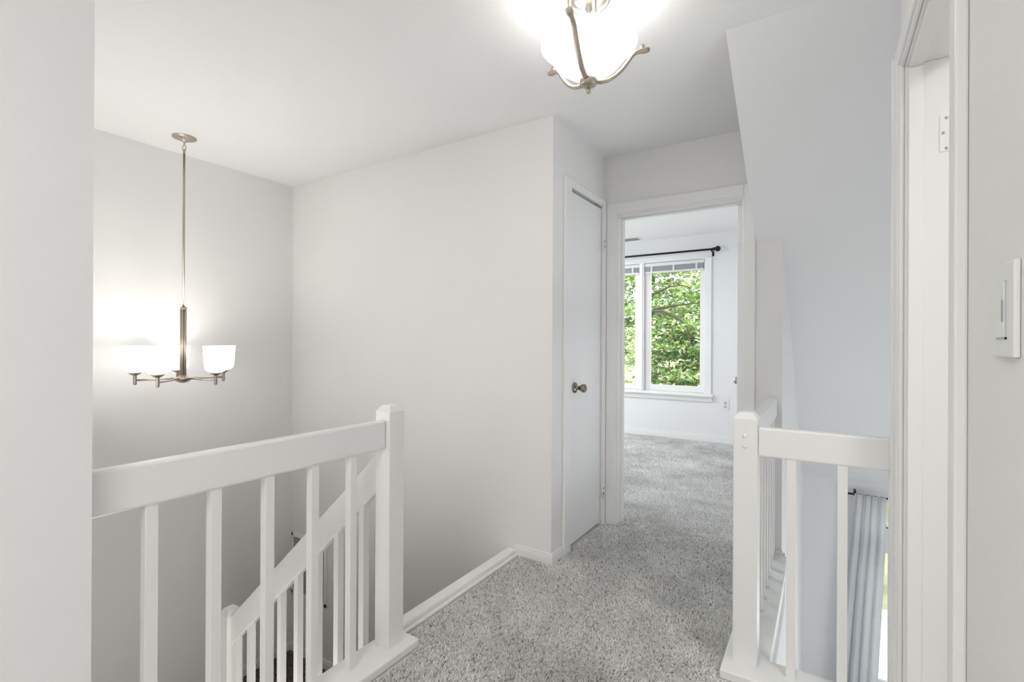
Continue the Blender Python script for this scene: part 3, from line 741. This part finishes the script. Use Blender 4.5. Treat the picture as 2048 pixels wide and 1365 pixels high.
# ------------------------------------------------------------------ outdoors
hl = []
nx, ny = 60, 50
xs = np.linspace(-16, 12, nx); ys = np.linspace(6.6, 26, ny)
X, Y = np.meshgrid(xs, ys)
Z = -3.1 + np.clip((Y - 11.5) / 14, 0, 1) ** 1.05 * 5.6 + .3 * np.sin(X * .7) * np.cos(Y * .5) * np.clip((Y - 9) / 3, 0, 1)
idx = np.arange(nx * ny).reshape(ny, nx)
Fq = np.stack([idx[:-1, :-1], idx[:-1, 1:], idx[1:, 1:], idx[1:, :-1]], -1).reshape(-1, 4)
me = arr_mesh('hillside', np.stack([X, Y, Z], -1).reshape(-1, 3), Fq)
me.polygons.foreach_set('use_smooth', np.ones(len(me.polygons), bool))
hs = link('hillside', me, M['hill']); tag(hs, 'wooded hillside covered in pale leaf litter behind the trees', 'hillside', kind='structure')
pt = MB().box(-.4, 5, YB + .14, 9.6, -3.1, -2.95); po = obj('patio', pt, M['patio']); tag(po, 'pale patio outside the living room window', 'patio', kind='structure')

LEAF = [(.25, .43, .09), (.17, .35, .06), (.42, .55, .16), (.05, .14, .03), (.72, .70, .55), (.55, .60, .22)]
def foliage(centres, n, seed, size=.075, wt=(.28, .28, .16, .14, .06, .08)):
    g = np.random.default_rng(seed)
    C = np.array([c[:3] for c in centres]); S = np.array([c[3:] for c in centres])
    k_ = g.integers(0, len(C), n)
    p = C[k_] + g.normal(0, 1, (n, 3)) * S[k_] * .5
    az = g.uniform(0, 2 * PI, n); el = g.normal(-.15, .45, n); ro = g.normal(0, .7, n)
    L = size * g.uniform(.7, 1.4, n); W = L * g.uniform(.36, .52, n)
    d = np.stack([np.cos(az) * np.cos(el), np.sin(az) * np.cos(el), np.sin(el)], -1)
    side = np.stack([-np.sin(az), np.cos(az), np.zeros(n)], -1)
    nrm = np.cross(d, side)
    side = side * np.cos(ro)[:, None] + nrm * np.sin(ro)[:, None]; nrm = np.cross(d, side)
    a = p - d * L[:, None] / 2; b = p + d * L[:, None] / 2 - nrm * (L * .08)[:, None]
    q1 = p + side * W[:, None] / 2 + nrm * (W * .18)[:, None] - d * (L * .06)[:, None]; q2 = p - side * W[:, None] / 2 + nrm * (W * .18)[:, None] - d * (L * .06)[:, None]
    V = np.stack([a, q1, b, q2], 1).reshape(-1, 3)
    Fc = (np.array([(0, 1, 2), (0, 2, 3)])[None] + (np.arange(n) * 4)[:, None, None]).reshape(-1, 3)
    ci = (k_ * 7 + g.integers(0, 3, n)) % 6
    c = np.array(LEAF)[np.where(g.random(n) < .55, g.choice(6, n, p=wt), ci)] * g.uniform(.75, 1.2, (n, 1))
    return V, Fc, np.repeat(c, 4, 0)

def tree(label, base, H, centres, branches, n, seed, size=.075):
    tr = thing('tree', label, 'tree', base, 'trees on the slope outside')
    bx, by, bz = base
    obj('trunk', MB().tube([(bx, by, bz - .1), (bx + .05, by - .03, bz + H * .3), (bx - .04, by, bz + H * .6), (bx + .06, by + .02, bz + H)], [.15, .12, .09, .04], 12), M['bark'], tr)
    for br in branches:
        m_ = len(br)
        obj('branch', MB().tube(br, [.035 * (1 - .75 * i / (m_ - 1)) for i in range(m_)], 8), M['bark'], tr)
    v_, f_, c_ = foliage(centres, n, seed, size)
    me_ = arr_mesh('leaves', v_, f_, c_)
    fo = link('leaves', me_, M['leaf'], tr); fo['kind'] = 'stuff'
    return tr
def cloud(cx, cy_, cz, rx, ry, rz, n, seed, s=(.5, .5, .16)):
    g = np.random.default_rng(seed)
    p = g.normal(0, 1, (n, 3)); p /= np.linalg.norm(p, axis=1)[:, None]; p *= g.random((n, 1)) ** .4
    return [(cx + a * rx, cy_ + b_ * ry, cz + c * rz) + tuple(np.array(s) * g.uniform(.6, 1.3)) for a, b_, c in p]

tree('tree with dark arching branches filling the right bedroom window pane', (-3.66, 11.7, -3.05), 6.2,
     cloud(-2.7, 11.65, 1.55, 1.15, .75, 2.5, 110, 1, (.5, .4, .10)),
     [[(-3.66, 11.7, 1.5), (-3.45, 11.1, 1.85), (-3.243, 10.75, 1.90), (-2.97, 10.7, 1.90), (-2.757, 10.7, 1.79), (-2.579, 10.7, 1.68), (-2.455, 10.7, 1.54), (-2.403, 10.7, 1.36), (-2.433, 10.7, 1.12), (-2.494, 10.7, .96)],
      [(-3.66, 11.7, 2.0), (-3.4, 11.0, 2.18), (-3.245, 10.75, 2.24), (-3.005, 10.7, 2.34), (-2.813, 10.7, 2.42), (-2.551, 10.7, 2.43), (-2.398, 10.7, 2.37)],
      [(-3.6, 11.7, 1.9), (-3.1, 11.0, 1.98), (-2.758, 10.7, 2.0), (-2.498, 10.7, 2.025), (-2.215, 10.7, 2.046)]], 17000, 21, .12)
tree('bushy green tree seen through the left bedroom window pane', (-4.5, 8.9, -3.05), 5.4,
     cloud(-3.95, 8.95, 1.1, .85, .45, 2.2, 60, 2, (.4, .35, .12)), [[(-4.5, 8.9, .4), (-4.0, 8.8, .9), (-3.4, 8.7, 1.1)]], 10000, 22, .10)
tree('taller tree higher up the slope behind the bedroom window', (-4.6, 15.5, -1.2), 6.8,
     cloud(-4.8, 15.2, 2.4, 3.0, 1.6, 2.8, 90, 3, (.8, .7, .16)), [[(-4.6, 15.5, 1.6), (-3.9, 15, 2.4), (-3.2, 14.8, 2.6)]], 16000, 23, .16)
tree('green tree seen in the gap right of the living room curtain', (1.6, 12.5, -3.05), 5.2,
     cloud(1.5, 12.2, -.2, 1.6, 1.2, 1.6, 40, 4), [[(1.6, 12.5, -.8), (1.2, 12.2, -.2), (.9, 12, .0)]], 8000, 24, .13)

# ------------------------------------------------------------------ light
def lamp(name, kind, loc, power, col=(1, 1, 1), size=.1, size_y=None, to=None, parent=None):
    d = bpy.data.lights.new(name, kind); d.energy = power; d.color = col
    if kind == 'AREA':
        d.shape = 'RECTANGLE' if size_y else 'SQUARE'; d.size = size
        if size_y: d.size_y = size_y
    elif kind == 'POINT': d.shadow_soft_size = size
    o = bpy.data.objects.new(name, d); COL.objects.link(o); o.location = loc
    if to is not None: o.rotation_euler = (Vector(to) - Vector(loc)).to_track_quat('-Z', 'Y').to_euler()
    if parent:
        o.parent = parent; o.location = Vector(loc) - parent.location
    return o
WARM, COOL = (1, .955, .89), (.93, .965, 1)
lamp('ceiling_light_bulb', 'POINT', (CX, CY, 2.20), .4, WARM, .03, parent=cl)
for k in range(5):
    a = base - .512 + k * math.radians(72)
    lamp('chandelier_bulb', 'POINT', (HX + .241 * math.cos(a), HY + .241 * math.sin(a), 1.120), 1.5, WARM, .045, parent=ch)
lamp('hall_fill', 'AREA', (-.5, -1.3, 2.42), 27, (1, .975, .945), .8, .8, to=(-.5, -1.3, 0))  # added fill light behind the camera, no fixture modelled
lamp('hall_end_fill', 'AREA', (-.6, -5.1, 1.4), 10, (.95, .97, 1), 1.4, 1.6, to=(-.6, 2, 1.2))  # added forward fill from the hall end; no window there
lamp('stairwell_fill', 'AREA', (-2.55, YN + .03, 1.25), 13, (1, .985, .965), 1.5, 1.4, to=(-2.55, 1.7, 2.6))  # unseen fill added to lift the stairwell ceiling and walls
lamp('lower_stair_fill', 'POINT', (-1.75, .85, -.75), 9, (1, .97, .93), .12)  # added out of view to brighten the lower stairwell wall
lamp('bedroom_top_fill', 'AREA', (-2.7, 4.8, 2.52), 30, COOL, 1.0, 1.0, to=(-2.4, 4.8, 0))  # extra overhead fill, added to brighten the bedroom floor
lamp('bathroom_lamp', 'AREA', (1.0, .9, 2.4), 9, (1, .97, .92), .5, .5, to=(1.0, .9, 0))
lamp('bathroom_fill', 'AREA', (1.74, .6, 1.5), 7, (.97, .98, 1), 1.0, 1.1, to=(-1.25, 2.75, 1.35))  # added beam through the doorway to brighten the closet wall
lamp('bedroom_side_fill', 'AREA', (-4.86, 4.9, 1.45), 16, COOL, 1.7, 1.5, to=(-2.2, 4.9, 0))  # added cool fill from the unseen left side of the bedroom
lamp('living_fill', 'AREA', (3.45, 3.0, -1.2), 18, COOL, 1.6, 1.2, to=(1.3, 3.0, -2.8))  # added fill aimed at the lower floor, bounces up to the slope
sun = bpy.data.lights.new('sun', 'SUN'); sun.energy = 5; sun.angle = .05; sun.color = (1, .96, .9)
so = bpy.data.objects.new('sun', sun); COL.objects.link(so); so.rotation_euler = (Vector((.35, 1, -1.25))).to_track_quat('-Z', 'Y').to_euler()

w = bpy.data.worlds.new('world'); scene.world = w; w.use_nodes = True
bg = w.node_tree.nodes['Background']; bg.inputs['Color'].default_value = (.90, .95, 1, 1); bg.inputs['Strength'].default_value = 3.6

scene.view_settings.view_transform = 'Standard'; scene.view_settings.look = 'None'
scene.view_settings.exposure = 0.29; scene.view_settings.gamma = 1.0; scene.view_settings.use_curve_mapping = False
